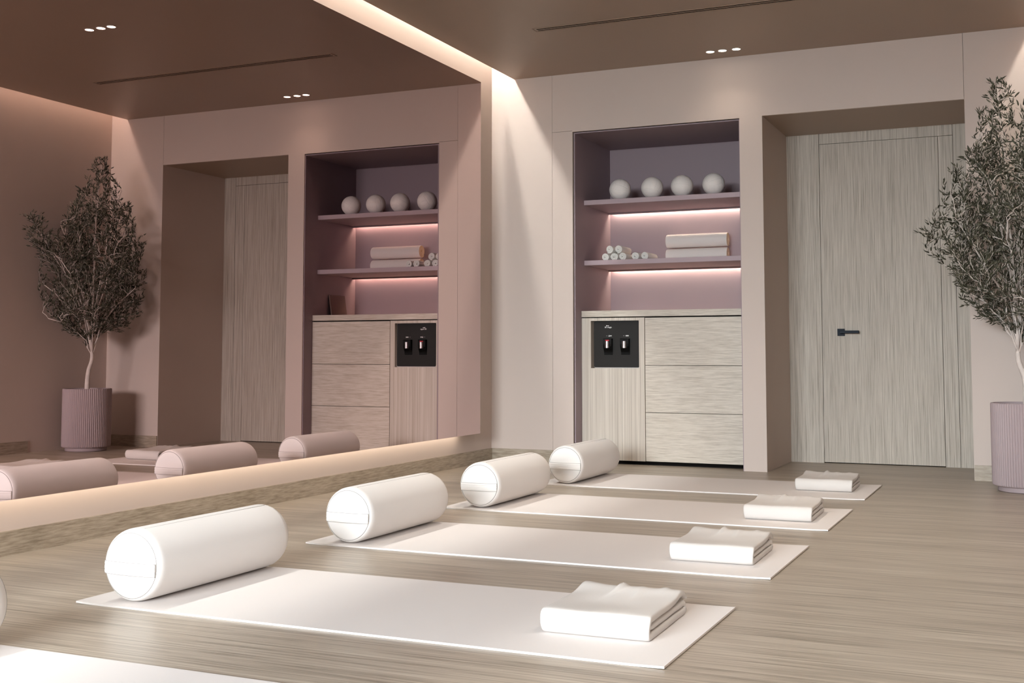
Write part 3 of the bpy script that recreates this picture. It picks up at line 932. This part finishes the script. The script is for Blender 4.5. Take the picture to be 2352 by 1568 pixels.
def rand_target(lo, hi, outer):
    while True:
        z = rnd.uniform(0.84, 2.31)
        R_ = crown_r(z)
        if rnd.random() > (R_ / 0.43) ** 1.3 + 0.05 or (z > 1.95 and rnd.random() < 0.45): continue
        a = rnd.uniform(0, 2 * PI)
        R_ *= 1 + 0.16 * math.sin(3 * a + 7 * z) + 0.08 * math.sin(5 * a - 11 * z)
        r_ = R_ * rnd.uniform(lo, hi) ** 0.5
        v = Vector((r_ * math.cos(a) - 0.10 * max(0.0, (z - 1.0) / 1.3) ** 1.2, r_ * math.sin(a), z))
        if v.x > XMAX or v.y > YMAX: continue
        return v
def attach(v, maxd):
    best, bs = None, 1e9
    for nd in nodes:
        q = v - nd[0]
        if q.z < 0.02: continue
        L = q.length
        if L < 0.05: continue
        s = L * (1.4 - 0.6 * q.z / L)
        if s < bs: bs, best = s, nd
    return best
stray = [(0.07, -0.52, 1.74), (0.02, -0.45, 1.62), (0.10, -0.48, 1.66), (0.00, -0.42, 1.52), (0.08, -0.43, 1.56), (0.03, -0.53, 1.70)]
for k in range(130):
    v = rand_target(0.25, 0.85, True)
    if k < 6: v = Vector(stray[k])
    nd = attach(v, 0.5)
    if nd is None: continue
    d = (nd[1] + Vector((0, 0, 0.4))).normalized()
    grow(nd[0], d, v, min(nd[2], 0.0032), 0.0016, 5, 0.012)
leaves = []
main_nodes = list(nodes)
for k in range(1850):
    v = rand_target(0.10, 1.0, True)
    if k % 20 == 0:
        v = Vector(stray[(k // 20) % 6]) + Vector((rnd.uniform(-1, 1), rnd.uniform(-1, 1), rnd.uniform(-1, 1))) * 0.07
    nd = attach(v, 0.3)
    if nd is None: continue
    d = (nd[1] + Vector((rnd.uniform(-0.5, 0.5), rnd.uniform(-0.5, 0.5), 0.5))).normalized()
    L = (v - nd[0]).length
    pts = grow(nd[0], d, v, 0.0016, 0.0007, 4, 0.006, store=(k % 3 == 0))
    # leaves in pairs along the twig
    seglen = sum((b_ - a).length for a, b_ in zip(pts, pts[1:]))
    start = max(0.0, seglen - 0.20)
    s = start; side = rnd.uniform(0, PI)
    while s < seglen:
        t = s; i = 0
        while i < len(pts) - 2 and t > (pts[i + 1] - pts[i]).length:
            t -= (pts[i + 1] - pts[i]).length; i += 1
        dd = (pts[i + 1] - pts[i]).normalized()
        p = pts[i] + dd * t
        a = dd.orthogonal().normalized()
        side += PI / 2 + rnd.uniform(-0.3, 0.3)
        for sg in (0, PI):
            if rnd.random() < 0.12: continue
            q = Matrix.Rotation(side + sg, 3, dd) @ a
            ld = (dd * rnd.uniform(0.9, 1.5) + q * rnd.uniform(0.5, 0.9) + Vector((0, 0, 0.15))).normalized()
            leaves.append((p, ld, q, rnd.uniform(0.025, 0.041)))
        s += rnd.uniform(0.016, 0.027)
    leaves.append((pts[-1], (pts[-1] - pts[-2]).normalized(), (pts[-1] - pts[-2]).orthogonal().normalized(), rnd.uniform(0.025, 0.038)))
br = mesh_obj('branches', bmb, M['bark'], tr_, True)
br['label'] = 'fine pale branches'

def leaf_matrix(p, ld, q, L):
    x = ld; z = (q - x * q.dot(x))
    if z.length < 1e-4: z = x.orthogonal()
    z = z.normalized(); y = z.cross(x)
    m3 = Matrix((x, y, z)).transposed()
    return Matrix.Translation(p) @ m3.to_4x4() @ Matrix.Diagonal((L, L, L, 1))
LV = [(0, 0, 0), (0.30, 0.105, 0.02), (0.30, 0, -0.012), (0.30, -0.105, 0.02), (0.66, 0.095, 0.015), (0.66, 0, -0.015), (0.66, -0.095, 0.015), (1.0, 0, -0.05)]
LF = [(0, 2, 1), (0, 3, 2), (1, 2, 5, 4), (2, 3, 6, 5), (4, 5, 7), (5, 6, 7)]
mats_leaf = [leaf_matrix(*l) for l in leaves if (l[0].x + l[1].x * l[3]) < XMAX + 0.01 and (l[0].y + l[1].y * l[3]) < YMAX + 0.01]
cpos = camo.location - Vector((PX, PY, 0))
def in_frame(v):
    q = camo.matrix_world  # not used for placing, only to pick which leaves become single parts
    d = (v + Vector((PX, PY, 0))) - camo.location
    rgt = Vector((math.cos(YAW), -math.sin(YAW), 0))
    return 1176 + 2702.7 * d.dot(rgt) / d.dot(fwd) < 2345
mats_leaf.sort(key=lambda m_: (not in_frame(m_.translation), (m_.translation - cpos).length))
single, rest = mats_leaf[:300], mats_leaf[300:]
vs, fs = [], []
for m_ in rest:
    b0_ = len(vs)
    vs += [tuple(m_ @ Vector(v)) for v in LV]
    fs += [tuple(b0_ + i for i in f) for f in LF]
me = bpy.data.meshes.new('foliage'); me.from_pydata(vs, [], fs); me.materials.append(M['leaf'])
fo = bpy.data.objects.new('foliage', me); COL.objects.link(fo); fo.parent = tr_
fo['kind'] = 'stuff'; fo['label'] = 'dense small dark olive leaves'
lm = bpy.data.meshes.new('leaf'); lm.from_pydata(LV, [], LF); lm.materials.append(M['leaf'])
for m_ in single:
    o = bpy.data.objects.new('leaf', lm); COL.objects.link(o); o.parent = tr_
    o.matrix_local = m_
print('leaves', len(mats_leaf))
